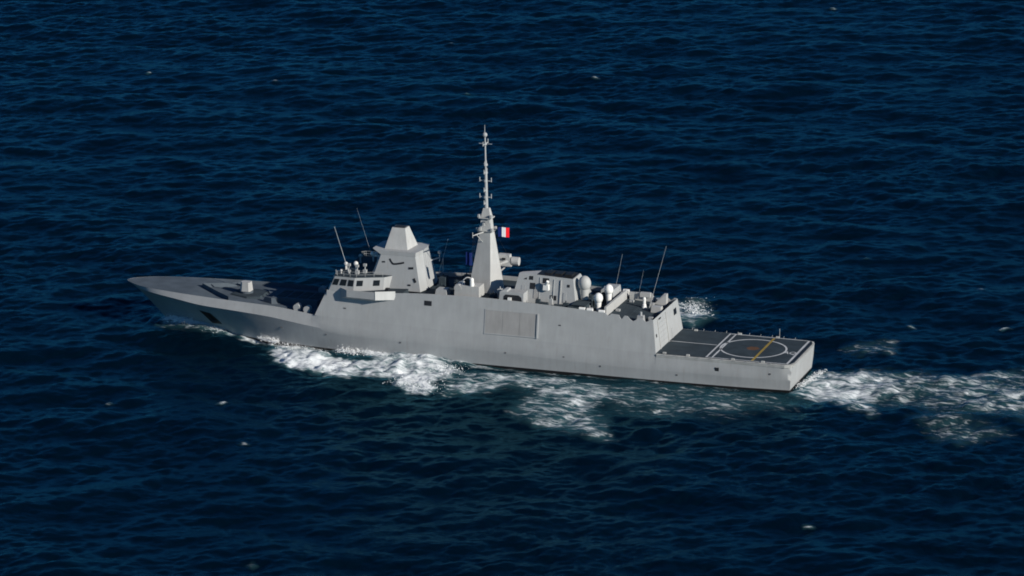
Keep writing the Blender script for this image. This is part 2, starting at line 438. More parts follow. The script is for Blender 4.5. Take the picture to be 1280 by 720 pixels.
    mw = n.new('ShaderNodeMixShader'); l.new(frs, mw.inputs[0]); l.new(b.outputs[0], mw.inputs[1]); l.new(gl.outputs[0], mw.inputs[2])
    fb = n.new('ShaderNodeBsdfDiffuse'); fb.inputs['Color'].default_value = (0.72, 0.75, 0.77, 1)
    bp2 = n.new('ShaderNodeBump'); bp2.inputs['Strength'].default_value = 1.0; bp2.inputs['Distance'].default_value = 0.5
    l.new(na.outputs['Fac'], bp2.inputs['Height']); l.new(bp2.outputs[0], fb.inputs['Normal'])
    ms = n.new('ShaderNodeMixShader')
    l.new(foam, ms.inputs[0]); l.new(mw.outputs[0], ms.inputs[1]); l.new(fb.outputs[0], ms.inputs[2])
    l.new(ms.outputs[0], n['Material Output'].inputs['Surface'])
    return m
sea = build_sea()
sea.data.materials.append(sea_material())

def spray(name, spots, label=None):
    """thrown-up drops: many small blobs in one mesh"""
    base = bmesh.new(); bmesh.ops.create_icosphere(base, subdivisions=1, radius=1.0)
    bv = np.array([v.co[:] for v in base.verts]); bf = np.array([[v.index for v in f.verts] for f in base.faces]); base.free()
    g = np.random.default_rng(21)
    C, S = [], []
    for (x0, y0), (x1, y1), cnt, w, hh, rmax in spots:
        t = g.random(cnt)
        clump = 0.5 + 0.5 * np.sin(t * 37 + x0) * np.sin(t * 17.3 + y0)
        x = x0 + (x1 - x0) * t + g.normal(size=cnt) * w * 0.6; y = y0 + (y1 - y0) * t + g.normal(size=cnt) * w
        z = 0.1 + np.interp(x, [-62, -58, -50, -44], [.4, 1.2, .5, 0]) + np.abs(g.normal(size=cnt)) * hh * (0.25 + clump)
        C.append(np.stack([x, y, z], -1)); S.append(rmax * (0.18 + 0.82 * g.random(cnt) ** 2.5) * np.clip(1.2 - z / (3 * hh), 0.25, 1))
    C = np.concatenate(C); S = np.concatenate(S)
    k = len(C); sq = 0.6 + 0.8 * g.random((k, 1, 3))
    V = (bv[None] * S[:, None, None] * sq + C[:, None, :]).reshape(-1, 3).astype(np.float32)
    Fc = (bf[None] + (np.arange(k) * len(bv))[:, None, None]).reshape(-1, 3).astype(np.int32)
    me = bpy.data.meshes.new(name)
    me.vertices.add(len(V)); me.vertices.foreach_set('co', V.ravel())
    me.loops.add(Fc.size); me.loops.foreach_set('vertex_index', Fc.ravel())
    me.polygons.add(len(Fc)); me.polygons.foreach_set('loop_start', np.arange(0, Fc.size, 3, dtype=np.int32))
    me.update(calc_edges=True); me.polygons.foreach_set('use_smooth', np.ones(len(Fc), bool))
    m = bpy.data.materials.get('spray white')
    if not m:
        m, n, l, b = new_mat('spray white'); b.inputs['Base Color'].default_value = (0.85, 0.86, 0.87, 1); b.inputs['Roughness'].default_value = 0.9
    me.materials.append(m)
    o = bpy.data.objects.new(name, me); COL.objects.link(o)
    o['kind'] = 'stuff'
    return o
spray('spray', [((-61.5, -.3), (-55.5, -2.4), 5200, 0.9, 1.0, .17), ((-55.5, -2.9), (-48, -5.2), 2600, 0.7, 0.6, .14), ((-61.5, .3), (-55.5, 2.4), 600, 0.7, 0.8, .15),
                ((-39.5, -6.5), (-35, -8.2), 900, 0.5, 0.7, .14), ((-34, -9), (-24, -13), 900, 1.5, 0.35, .1),
                ((-21, -9.8), (-14, -10.8), 1400, 0.9, 0.7, .13), ((-14, -10.8), (-2, -11.4), 1200, 1.2, 0.5, .12), ((-2, -12), (6, -17), 700, 2.0, 0.3, .11),
                ((-3, -25), (5, -29), 900, 2.0, 0.4, .12), ((72.5, -6), (74, 6), 800, 0.8, 0.4, .12), ((36, 45), (41, 36), 800, 2.0, 0.8, .14)])
# ------------------------------------------------------------------ frigate
ship = bpy.data.objects.new('frigate', None); COL.objects.link(ship)
ship.location = (0, 0, 0)
ship['category'] = 'warship'
ship['label'] = 'long grey navy frigate with tall mast and helicopter deck, heading left through the foam'

edge_y = pchip([-71, -70.6, -69.5, -66, -58.5, -52, -46, -36, -27], [0.05, 0.9, 1.95, 4.1, 6.0, 7.05, 7.8, 8.6, 9.15])
edge_z = pchip([-71, -60, -50, -36, -30, -27], [8.25, 8.15, 8.05, 7.85, 7.35, 7.0])
kn_y = pchip([-71, -70.5, -69.5, -66, -58.5, -52, -46, -36, -27, -18, 0, 40, 60, 71.3], [0.03, 0.85, 1.9, 4.35, 6.7, 8.0, 8.7, 9.3, 9.75, 10.0, 10.2, 10.0, 9.7, 8.8])
kn_z = pchip([-71, -62, -58, -52, -45, -37, -28, -18, 0, 20, 40, 71.3], [7.75, 7.25, 7.0, 6.5, 6.25, 5.8, 4.8, 3.9, 3.6, 3.0, 2.4, 2.4])
wl_y = pchip([-71, -62, -52, -42, -32, -20, 0, 40, 60, 71.3], [0.03, 1.6, 4.0, 6.1, 7.8, 9.15, 9.85, 9.85, 9.3, 8.45])
roof_y = pchip([-27, 0, 44.6], [8.75, 8.75, 8.45])
roof_z = pchip([-30, -24, -12, -2, 8, 25, 44.6], [12.1, 12.25, 12.66, 13.2, 13.4, 12.9, 11.8])
def side_y(X, z):
    """half breadth of the leaning upper side at height z"""
    kz, rz = kn_z(X), roof_z(X)
    return kn_y(X) + (roof_y(X) - kn_y(X)) * (z - kz) / (rz - kz)
def top_line(X):
    """top of the hull proper"""
    if X <= -27: return edge_y(X), edge_z(X)
    z = 7.0 + (5.35 - 7.0) * min(1.0, (X + 27) / 71.6)
    if X > 44.6: return 9.6 + (9.15 - 9.6) * (X - 44.6) / 26.7 - .62 * max(0, (X - 69.0) / 2.3) ** 2, 4.85
    return side_y(X, z), z
def rake(X, stem):
    """station position at a level whose stem lies at `stem`; the transom leans a little"""
    if X < -40: return -40 - (-40 - X) * (-40 - stem) / 31.0
    return X

xs = list(np.linspace(-71, -69, 9)) + list(np.linspace(-68.5, -27, 50)) + list(np.linspace(-26, 44.6, 48)) + [44.61] + list(np.linspace(46, 68.5, 10)) + list(np.linspace(69, 71.3, 6))
hb = MB()
for sgn in (-1, 1):
    up, lo, bot = [], [], []
    for X in xs:
        ey, ez = top_line(X); ky, kz = kn_y(X), kn_z(X); wy = wl_y(X)
        xe, xk, xw, xl = X, rake(X, -70.2), rake(X, -61.5), rake(X, -58.5)
        lean = 0.5 * max(0, (X - 60) / 11.3)
        pt = lambda x, y, z: (x + (0.45 * (z / 5.0) if X > 71 else 0), sgn * y, z)
        up.append([pt(xe, ey, ez), pt((xe + xk) / 2, (ey + ky) / 2, (ez + kz) / 2), pt(xk, ky, kz)])
        row = []
        for t in np.linspace(0, 1, 7):            # knuckle down to the boot top: hollow flare
            z = kz + (0.15 - kz) * t
            s = (1 - t) ** 1.15
            y = wy + 0.02 + (ky - wy - 0.02) * s
            x = xk + (rake(X, -62.0) - xk) * (t ** 0.9)
            row.append(pt(x, y, z))
        lo.append(row)
        bot.append([row[-1], pt(xw, wy, -0.4), pt(xl, 0.86 * wy, -3.0)])
    hb.grid(up, 0); hb.grid(lo, 0); hb.grid(bot, 1)
# transom
X = 71.3
def trow(sgn):
    ey, ez = top_line(X); r = [(ey, ez), (kn_y(X), kn_z(X)), (wl_y(X) + .02 + (kn_y(X) - wl_y(X)) * 0.4, 1.2), (wl_y(X) + .02, 0.15), (wl_y(X), -0.4), (0.86 * wl_y(X), -3.0)]
    return [(X + 0.45 * z / 5.0 + 0.0, sgn * y, z) for y, z in r]
a, c = trow(-1), trow(1)
hb.grid([a[:4], c[:4]], 0); hb.grid([a[3:], c[3:]], 1)
hull = hb.build('hull', [M['hull'], M['black']], ship, smooth=24)

def hull_pt(X, z, sgn, out=0.0):
    """point on the flared hull plating below the knuckle"""
    kz, ky = kn_z(X), kn_y(X); wy = wl_y(X) + .02
    t = min(max((z - kz) / (0.15 - kz), 0), 1)
    y = wy + (ky - wy) * (1 - t) ** 1.15
    xk = rake(X, -70.2)
    return (xk + (rake(X, -62.0) - xk) * t ** 0.9, sgn * (y + out), z)
for sgn in (-1, 1):
    b_ = MB(); P = [(-54.0, 4.9), (-51.4, 4.6), (-50.2, 2.2), (-53.4, 2.0)]
    b_.add([hull_pt(x, z, sgn, -.25) for x, z in P] + [hull_pt(x, z, sgn, .12) for x, z in P], [(0, 1, 2, 3), (4, 5, 6, 7), (0, 1, 5, 4), (1, 2, 6, 5), (2, 3, 7, 6), (3, 0, 4, 7)])
    rec = b_.build('anchor_recess', M['black'], hull)
    b_ = MB(); a0 = hull_pt(-52.3, 4.0, sgn, .1); a1 = hull_pt(-52.0, 2.6, sgn, .35)
    b_.tube(a0, a1, .16); b_.tube((a1[0] - .8, a1[1], a1[2] + .3), (a1[0] + .8, a1[1], a1[2] + .25), .22, .22); b_.build('anchor', M['dark'], rec)
# hull ports, fairleads, discharge holes
for x, z, w, h in [(-33.8, 3.6, .5, .45), (-24.0, 3.2, .3, .3), (-20.0, 8.9, .5, .25), (14.0, 3.0, .3, .25), (33.5, 2.0, .3, .3), (57.0, 3.4, .8, .7), (67.5, 3.3, .4, .3), (26, 3.2, .3, .2), (-8, 3.1, .35, .3), (49, 1.6, .4, .25)]:
    for sgn in (-1, 1):
        kz, ky = kn_z(x), kn_y(x)
        if z > kz: y = side_y(x, z)
        else:
            t = (z - kz) / (0.15 - kz); y = wl_y(x) + (ky - wl_y(x)) * (1 - t) ** 1.15
        if x > 45 and z > kz: ty, tz = top_line(x); y = ky + (ty - ky) * (z - kz) / (tz - kz)
        MB().box(x - w / 2, x + w / 2, sgn * y - .06, sgn * y + .06, z - h / 2, z + h / 2).build('porthole', M['dark'] if w > .6 else M['fitting'], hull)

def deck_h(X): return float(np.interp(X, [-71, -56, -50, -36, -27, -20], [8.23, 8.05, 7.55, 7.05, 6.75, 6.75]))
# foredeck
fd = MB(); rows = []
for X in xs:
    if X > -22: break
    dz = np.interp(X, [-71, -56, -50, -36, -27, -20], [8.23, 8.05, 7.55, 7.05, 6.75, 6.75])
    ey, ez = top_line(X) if X <= -27 else (9.0, 7.0)
    ins = np.interp(X, [-71, -68, -56, -50], [0.005, 0.03, 0.05, 0.2])
    y = max(ey - ins, 0.01)
    rows.append([(X + 0.02, -y, dz), (X + .02, 0, dz + 0.06), (X + .02, y, dz)])
fd.grid(rows)
# inner side of the bulwark and its rail
for sgn in (-1, 1):
    fd.grid([[r[0 if sgn < 0 else 2], (r[0][0] - 0.02, sgn * (top_line(r[0][0])[0] if r[0][0] <= -27 else 9.0), top_line(r[0][0])[1])] for r in rows], 1)
foredeck = fd.build('foredeck', [M['foredeck'], M['foredeck']], ship)

# V-shaped breakwater
bw = MB()
for sgn in (-1, 1):
    n_ = 6
    P0 = [(-54.6 + 8.0 * t, sgn * 6.0 * t) for t in np.linspace(0, 1, n_)]
    rowsA = [[(x, y, deck_h(x) - .05), (x + .15, y, deck_h(x) + 0.85)] for x, y in P0]
    rowsB = [[(x + 0.25, y, deck_h(x) - .05), (x + .25, y, deck_h(x) + 0.85)] for x, y in P0]
    bw.grid(rowsA); bw.grid(rowsB); bw.grid([[a_[1], b2[1]] for a_, b2 in zip(rowsA, rowsB)])
bw.build('breakwater', M['foredeck'], foredeck)

# gun
gz = deck_h(-44.5)
g = MB()
g.prism([(-47.5, -2.2), (-43.5, -3.4), (-40.8, -2.6), (-40.8, 2.6), (-43.5, 3.4), (-47.5, 2.2)], gz - .05, [(-47.3, -2.0), (-43.5, -3.2), (-41.0, -2.4), (-41.0, 2.4), (-43.5, 3.2), (-47.3, 2.0)], gz + 0.35)
gun = g.build('gun_platform', M['deck'], ship)
gun.name = 'deck_gun'
g = MB()
g.tube((-44.8, 0, gz + .3), (-44.8, 0, gz + .75), 1.35, 1.35, 20, 1)
sh = [(-46.0, -.6), (-45.5, -1.0), (-44.0, -1.0), (-43.7, -.75), (-43.7, .75), (-44.0, 1.0), (-45.5, 1.0), (-46.0, .6)]
g.prism(sh, gz + .75, [(-44.85 + (x + 44.85) * .84, y * .84) for x, y in sh], gz + 2.6, 0)
g.build('gun_shield', [M['pale'], M['foredeck']], gun)
g = MB(); g.tube((-45.9, 0, gz + 1.7), (-50.2, 0, gz + 2.25), .13, .09); g.tube((-45.7, 0, gz + 1.65), (-47.0, 0, gz + 1.85), .24, .2); g.build('gun_barrel', M['foredeck'], gun)

# missile cell block
v = MB(); v.prism([(-38.5, -3.6), (-28.2, -3.6), (-28.2, 3.6), (-38.5, 3.6)], 6.7, [(-38.0, -3.2), (-28.2, -3.2), (-28.2, 3.2), (-38.0, 3.2)], 8.15)
v.prism([(-40.2, -3.9), (-37.4, -5.0), (-36.0, -4.4), (-38.3, -3.4)], 6.7, [(-39.2, -3.9), (-37.6, -4.6), (-37.0, -4.3), (-38.3, -3.6)], 8.3)
cells = v.build('missile_cell_block', M['foredeck'], ship)
for i in range(4):
    for j in range(2):
        for k in range(2):
            x = -37.3 + i * 2.3; y = -2.4 + j * 2.6 + k * 1.15
            MB().box(x, x + 1.9, y, y + 1.0, 8.14, 8.26, tx=.06, ty=.06).build('cell_hatch', M['deck'], cells)
# winches and rope drums near the superstructure front
for x, y in [(-31.0, -7.0), (-28.6, -7.6), (-31.0, 7.0), (-28.6, 7.6)]:
    z = deck_h(x)
    w = MB(); w.tube((x, y - .55, z + .75), (x, y + .55, z + .75), .5, .5, 14); w.tube((x, y - .62, z + .75), (x, y - .52, z + .75), .72, .72, 14); w.tube((x, y + .52, z + .75), (x, y + .62, z + .75), .72, .72, 14)
    w.box(x - .6, x + .6, y - .7, y + .7, z - .02, z + .3); w.build('mooring_winch', M['grey'], foredeck)

# ---------------------------------------------------------------- superstructure block
DECK_DROP = 0.85
def face_x(X, z):                                # front and hangar ends lean
    if X <= -26.3: return -26.4 + (z - 7.0) * 0.46
    if X >= 44.5: return 44.6 - (z - 5.35) * 0.14
    return X
sx = [-26.4] + list(np.linspace(-24.0, 43.4, 46)) + [44.6]
s_ = MB()
gap = {}                                         # dips in the hangar roof bulwark
def bul_z(X):
    z = roof_z(X)
    for c0, w0, d0 in [(34.6, .55, .45), (37.3, .5, .8), (39.6, 1.0, .85), (42.3, .7, .6)]:
        z -= d0 * max(0.0, 1 - abs(X - c0) / w0) ** 0.6 if abs(X - c0) < w0 else 0
    return z
sx2 = [-26.4] + list(np.linspace(-24.0, 33.5, 40)) + list(np.linspace(33.7, 43.4, 54)) + [44.6]
for sgn in (-1, 1):
    rows, inner = [], []
    for X in sx2:
        zb = top_line(max(X, -26.99))[1]; zt = bul_z(X)
        Xe = min(max(X, -26.3), 44.5)
        rows.append([(face_x(X, z), sgn * side_y(Xe, z), z) for z in np.linspace(zb, zt, 5)])
    s_.grid(rows)
    for X in sx2[1:]:
        zt = bul_z(X)
        fl = roof_z(X) - (DECK_DROP if X < 33.5 else 1.2)
        if X < -8: continue
        y = side_y(X, zt)
        inner.append([(face_x(X, zt), sgn * y, zt), (face_x(X, zt), sgn * (y - .18), zt), (face_x(X, zt), sgn * (y - .18), fl - .1)])
    s_.grid(inner)
# front and aft faces
fr = [[(face_x(-26.4, z), sg * side_y(-26.3, z), z) for z in np.linspace(7.0, roof_z(-26.4), 5)] for sg in (-1, 1)]
s_.grid(fr)
af = [[(face_x(44.6, z), sg * side_y(44.5, z), z) for z in np.linspace(5.3, roof_z(44.5) - 0.0, 5)] for sg in (-1, 1)]
s_.grid(af)
sup = s_.build('superstructure', M['grey'], ship, smooth=20)
# roof decks
rd = MB()
rows = []
for X in list(np.linspace(-24.5, -8, 6)): rows.append([(X, -roof_y(max(X, -27)) + .02, roof_z(X) - .01), (X, roof_y(max(X, -27)) - .02, roof_z(X) - .01)])
rd.grid(rows); rows = []
for X in np.linspace(-8, 33.5, 14): rows.append([(X, -8.6, roof_z(X) - DECK_DROP), (X, 8.6, roof_z(X) - DECK_DROP)])
rd.grid(rows); rows = []
for X in np.linspace(33.5, 43.6, 5): rows.append([(X, -8.35, roof_z(X) - 1.2), (X, 8.35, roof_z(X) - 1.2)])
rd.grid(rows)
rd.grid([[(-8, -8.6, roof_z(-8) - .01), (-8, 8.6, roof_z(-8) - .01)], [(-8, -8.6, roof_z(-8) - DECK_DROP), (-8, 8.6, roof_z(-8) - DECK_DROP)]])
roof = rd.build('roof_deck', M['deck'], sup)

# boat bay door: recessed panel framed in the port and starboard sides
def on_side(x, z, out=0.0): return side_y(x, z) + out
for sgn in (-1, 1):
    d = MB()
    x0, x1, z0, z1 = 9.6, 20.2, 6.6, 11.1
    for i in range(3):
        xa = x0 + (x1 - x0) * i / 3 + .02; xb = x0 + (x1 - x0) * (i + 1) / 3 - .02
        d.grid([[(xa, sgn * on_side(xa, z0, .05), z0), (xa, sgn * on_side(xa, z1, .05), z1)], [(xb, sgn * on_side(xb, z0, .05), z0), (xb, sgn * on_side(xb, z1, .05), z1)]])
    d.build('boat_bay_door', M['bay'], sup)
    f = MB()
    def bar(xa, xb, za, zb, o=.16):
        P = [(xa, za), (xb, za), (xb, zb), (xa, zb)]
        vs = [(x, sgn * on_side(x, z, -.05), z) for x, z in P] + [(x, sgn * on_side(x, z, o), z) for x, z in P]
        f.add(vs, [(0, 1, 2, 3), (4, 5, 6, 7), (0, 1, 5, 4), (1, 2, 6, 5), (2, 3, 7, 6), (3, 0, 4, 7)])
    bar(x0 - .2, x1 + .25, z1, z1 + .14, .08); bar(x0 - .2, x0, z0, z1, .06); bar(x1, x1 + .3, z0 - .2, z1, .2); bar(x0 - .2, x1, z0 - .2, z0, .1)
    f.build('bay_frame', M['grey'], sup)
    # dark port near the bridge, and small fittings
    for xa, xb, za, zb, mt in [(-3.3, -1.75, 10.9, 11.85, 'dark'), (24.6, 25.1, 9.2, 9.4, 'dark'), (30.4, 31.0, 8.0, 8.15, 'hull'), (2.0, 2.5, 8.2, 8.4, 'hull')]:
        q = MB(); P = [(xa, za), (xb, za), (xb, zb), (xa, zb)]
        vs = [(x, sgn * on_side(x, z, -.05), z) for x, z in P] + [(x, sgn * on_side(x, z, .03), z) for x, z in P]
        q.add(vs, [(0, 1, 2, 3), (4, 5, 6, 7), (0, 1, 5, 4), (1, 2, 6, 5), (2, 3, 7, 6), (3, 0, 4, 7)]); q.build('side_port', M[mt], sup)

# ---------------------------------------------------------------- bridge
def mirror(P): return P + [(x, -y) for x, y in P[::-1]]
pb = mirror([(-24.2, -7.6), (-23.6, -8.75), (-18.4, -8.95), (-12.9, -6.6), (-11.6, -4.2)])
pt = mirror([(-22.9, -7.5), (-22.3, -8.6), (-18.0, -8.75), (-12.6, -6.4), (-11.3, -4.4)])
b_ = MB(); b_.prism(pb, 12.15, pt, 15.15); bridge = b_.build('bridge', M['grey'], ship)
b_ = MB(); b_.prism([(x * .999, y * .995) for x, y in pt], 15.15, [(x * .999, y * .995) for x, y in pt], 15.22); b_.build('bridge_roof', M['deck'], bridge)
def lerp2(i, t, h):
    """point on bridge wall i (edge i to i+1), t along, h height 0..1"""
    j = (i + 1) % len(pb)
    x = (pb[i][0] * (1 - t) + pb[j][0] * t) * (1 - h) + (pt[i][0] * (1 - t) + pt[j][0] * t) * h
    y = (pb[i][1] * (1 - t) + pb[j][1] * t) * (1 - h) + (pt[i][1] * (1 - t) + pt[j][1] * t) * h
    return Vector((x, y, 12.15 + 3.0 * h))
def window(i, t0, t1, h0, h1):
    P = [lerp2(i, t0, h0), lerp2(i, t1, h0), lerp2(i, t1, h1), lerp2(i, t0, h1)]
    nrm = (P[1] - P[0]).cross(P[3] - P[0]).normalized()
    ctr = sum(P, Vector()) / 4
    if nrm.dot(Vector((ctr.x + 17, ctr.y, 0))) < 0: nrm = -nrm
    q = MB(); vs = [p - nrm * .05 for p in P] + [p + nrm * .04 for p in P]
    q.add(vs, [(0, 1, 2, 3), (4, 5, 6, 7), (0, 1, 5, 4), (1, 2, 6, 5), (2, 3, 7, 6), (3, 0, 4, 7)]); q.build('window', M['glass'], bridge)
NP = len(pb)
for i in (0, NP - 2): window(i, .15, .85, .5, .82)
for i in (1, NP - 3):
    rev = (i != 1)
    for t0, t1 in [(.04, .28), (.36, .64), (.72, .97)]: window(i, *((1 - t1, 1 - t0) if rev else (t0, t1)), .42, .84)
for i in (2, NP - 4):
    rev = (i != 2)
    for t0, t1 in [(.08, .29), (.64, .86)]: window(i, *((1 - t1, 1 - t0) if rev else (t0, t1)), .44, .82)
for k in range(7): window(NP - 1, .03 + k / 7, .115 + k / 7, .46, .82)
# wings
for sgn in (-1, 1):
    q = MB()
    P = [(-21.2, sgn * 8.7), (-19.3, sgn * 10.15), (-13.2, sgn * 10.35), (-9.5, sgn * 8.8), (-9.5, sgn * 8.3), (-21.2, sgn * 8.3)]
    q.prism([(-21.0, sgn * 8.9), (-19.0, sgn * 9.4), (-13.4, sgn * 9.5), (-10.0, sgn * 8.8), (-10.0, sgn * 8.5), (-21.0, sgn * 8.5)], 11.0, P, 11.5)
    q.prism(P, 11.5, P, 12.0)
    for a_, b2 in zip(P[:3], P[1:4]):             # parapet
        d = (Vector((*b2, 0)) - Vector((*a_, 0))).normalized(); nn = Vector((-d.y, d.x, 0)) * (.15 if sgn < 0 else -.15)
        q.prism([a_, b2, (b2[0] + nn.x, b2[1] + nn.y), (a_[0] + nn.x, a_[1] + nn.y)], 12.0, [a_, b2, (b2[0] + nn.x, b2[1] + nn.y), (a_[0] + nn.x, a_[1] + nn.y)], 12.95)
    q.build('bridge_wing', M['grey'], bridge)
    q = MB(); A_, B_ = (-13.15, 10.42), (-9.45, 8.86)
    q.prism([(A_[0], sgn * A_[1]), (B_[0], sgn * B_[1]), (B_[0] - .05, sgn * (B_[1] - .12)), (A_[0] - .05, sgn * (A_[1] - .12))], 11.4, [(A_[0], sgn * A_[1]), (B_[0], sgn * B_[1]), (B_[0] - .05, sgn * (B_[1] - .12)), (A_[0] - .05, sgn * (A_[1] - .12))], 13.15)
    q.build('wing_screen', M['light'], bridge)
    q = MB(); q.box(-11.6, -10.9, sgn * 8.5 - .4, sgn * 8.5 + .4, 12.9, 13.6); q.build('wing_lamp', M['dark'], bridge)
# clutter on the bridge roof
for c_, r_, hz in [((-22.0, -3.2), .42, .9), ((-19.8, -3.4), .5, 1.1), ((-21.0, 2.5), .4, 1.2), ((-19.0, 4.5), .45, 1.1), ((-21.8, -6.4), .28, .4)]:
    q = MB(); q.tube((*c_, 15.2), (*c_, 15.2 + hz), .18, .18); q.ball((*c_, 15.2 + hz + r_ * .7), r_, 1.0, 14); q.build('antenna_dome', M['light'] if r_ > .4 else M['pale'], bridge)
for x, y in [(-18.6, -5.8), (-20.5, -5.4), (-17.4, -4.6), (-18.0, 5.2)]:
    q = MB(); q.box(x - .35, x + .35, y - .35, y + .35, 15.2, 15.9); q.tube((x, y, 15.9), (x, y, 16.9), .13); q.box(x - .3, x + .3, y - .25, y + .25, 16.6, 17.1); q.build('optical_director', M['grey'], bridge)
P = [(-22.6, -7.3), (-21.9, -8.2), (-17.8, -8.4), (-13.0, -6.3)]
for sgn in (-1, 1):
    q = MB()
    for a_, b2 in zip(P, P[1:]):
        for t in np.linspace(0, 1, 4):
            x = a_[0] + (b2[0] - a_[0]) * t; y = (a_[1] + (b2[1] - a_[1]) * t) * sgn
            q.tube((x, y, 15.2), (x, y, 16.2), .035, n=5)
        for z in (15.7, 16.2): q.tube((a_[0], a_[1] * sgn, z), (b2[0], b2[1] * sgn, z), .03, n=5)
    q.build('railing', M['grey'], bridge)

# ---------------------------------------------------------------- radar tower
tb = mirror([(-17.2, -4.4), (-16.3, -5.3), (-5.5, -5.2), (-4.9, -2.6)])
tm = mirror([(-14.6, -3.2), (-14.15, -4.1), (-6.95, -4.05), (-6.35, -1.0)])
t_ = MB(); t_.prism(tb, 12.4, tm, 19.2)
tt = mirror([(-14.6, -3.2), (-14.1, -4.05), (-6.95, -4.0), (-6.35, -1.0)])
t_.prism(mirror([(-14.65, -3.3), (-14.2, -4.12), (-6.9, -4.08), (-6.3, -1.02)]), 19.2, mirror([(-16.3, -3.0), (-15.5, -4.1), (-6.85, -4.06), (-6.25, -1.0)]), [20.05] * 8)
tower = t_.build('radar_tower', M['grey'], ship)
t_ = MB(); t_.prism([(-13.9, -2.6), (-9.1, -2.6), (-8.7, 2.4), (-14.1, 2.4)], 20.05, [(-12.85, -1.1), (-10.1, -1.1), (-10.0, 1.0), (-12.9, 1.0)], 24.1)
t_.prism([(-12.6, -.85), (-10.3, -.85), (-10.3, .8), (-12.6, .8)], 24.1, [(-12.5, -.7), (-10.4, -.7), (-10.4, .7), (-12.5, .7)], 24.3, 1)
t_.build('radar_housing', [M['pale'], M['dark']], tower)
def tower_pt(x, z, out=.03):
    t = (z - 12.4) / 6.8; return (x, -(5.25 + (4.07 - 5.25) * t) - out, z)
# bird emblem: raised dark strokes on the port face
def stroke(pts, w, name, mat, parent):
    q = MB()
    for (xa, za), (xb, zb) in zip(pts, pts[1:]):
        d = Vector((xb - xa, 0, zb - za)); nn = Vector((-d.z, 0, d.x)).normalized() * w / 2
        vs = []
        for o_ in (-.04, .05):
            for (x, z) in ((xa - nn.x, za - nn.z), (xb - nn.x, zb - nn.z), (xb + nn.x, zb + nn.z), (xa + nn.x, za + nn.z)): vs.append(tower_pt(x, z, o_))
        q.add(vs, [(0, 1, 2, 3), (4, 5, 6, 7), (0, 1, 5, 4), (1, 2, 6, 5), (2, 3, 7, 6), (3, 0, 4, 7)])
    return q.build(name, mat, parent)
stroke([(-12.3, 18.5), (-11.9, 17.85), (-11.5, 17.5), (-10.9, 17.55), (-9.9, 17.75), (-9.2, 17.95)], .36, 'bird_emblem', M['dark'], tower)
stroke([(-13.9, 17.75), (-13.2, 17.8)], .3, 'tower_vent', M['dark'], tower)
stroke([(-8.2, 16.9), (-7.2, 17.0)], .42, 'tower_vent', M['dark'], tower)
stroke([(-7.0, 15.0), (-6.6, 14.2)], .45, 'tower_vent', M['dark'], tower)
stroke([(-8.2, 13.6), (-7.6, 13.6)], .3, 'tower_vent', M['dark'], tower)
q = MB(); q.tube((-6.5, 2.5, 16.8), (-4.8, 4.4, 17.2), .12); q.tube((-4.8, 4.4, 16.4), (-4.8, 4.4, 18.0), .1); q.ball((-4.8, 4.4, 18.3), .4, 1, 12); q.tube((-4.2, 4.8, 14), (-4.2, 4.8, 17), .06)
q.build('side_antenna', M['pale'], tower)
for x, y, z in [(-17.6, 2.2, 17.2), (-16.9, -1.5, 18.3)]:
    q = MB(); q.tube((-15.0, y, z - .2), (x, y, z - .2), .15); q.ball((x, y, z + .2), .45, 1.0, 14); q.build('satellite_dome', M['white'], tower)

# ---------------------------------------------------------------- main mast
pm0 = mirror([(3.4, -1.9), (8.2, -2.3), (10.4, -.35)])
pm1 = mirror([(5.5, -.75), (7.75, -.95), (8.25, -.15)])
m_ = MB(); m_.prism(pm0, 12.3, pm1, 24.6)
mast = m_.build('mast', M['pale'], ship)
q = MB()
q.prism([(5.2, -1.0), (8.0, -1.0), (8.2, 1.0), (5.2, 1.0)], 24.6, [(5.0, -1.2), (8.2, -1.2), (8.4, 1.2), (5.0, 1.2)], 24.9)
q.box(5.5, 7.9, -.9, .9, 24.9, 27.4, tx=.25, ty=.2)
q.box(5.3, 8.0, -1.1, 1.1, 27.4, 27.6)
q.box(5.7, 7.7, -.7, .7, 27.65, 29.4, tx=.4, ty=.3)
for x, y, z in [(5.1, -1.1, 25.2), (8.1, -1.0, 25.2), (8.2, 1.0, 25.2), (5.1, 1.1, 25.2), (5.4, -1.0, 27.9), (7.9, -1.0, 27.9), (6.6, -1.5, 26.4), (7.6, -1.4, 27.0), (5.8, -1.4, 25.4)]:
    q.box(x - .2, x + .2, y - .2, y + .2, z - .3, z + .3)
q.build('mast_head', M['pale'], mast)
q = MB()
q.tube((6.6, 0, 29.2), (6.5, 0, 36.5), .40, .30, 10); q.tube((6.5, 0, 36.5), (6.35, 0, 43.7), .2, .15, 10); q.ball((6.33, 0, 44.2), .5, 1, 14); q.tube((6.3, 0, 44.5), (6.3, 0, 46.2), .09, .05, 6)
q.build('pole_mast', M['grey'], mast)
for z, L, k in [(42.4, 1.5, 1), (36.6, .9, 1), (34.9, 1.2, 0), (33.0, .9, 1), (31.6, 1.2, 0), (30.4, .9, 1), (38.2, .5, 1)]:
    q = MB()
    q.tube((6.45 - (L if not k else 0), -L if k else 0, z), (6.45 + (L if not k else 0), L if k else 0, z), .1, n=6)
    for e in (-1, 1):
        x = 6.45 + (e * L if not k else 0); y = e * L if k else 0
        q.tube((x, y, z - .2), (x, y, z + .7), .1, .1, 6)
    if z > 42: q.tube((5.1, 0, z), (7.8, 0, z), .07, n=6)
    q.tube((6.45, 0, z - .2), (6.45, 0, z + .25), .45 if z < 40 else .3, .4 if z < 40 else .25, 10)
    q.build('yard', M['grey'], mast)
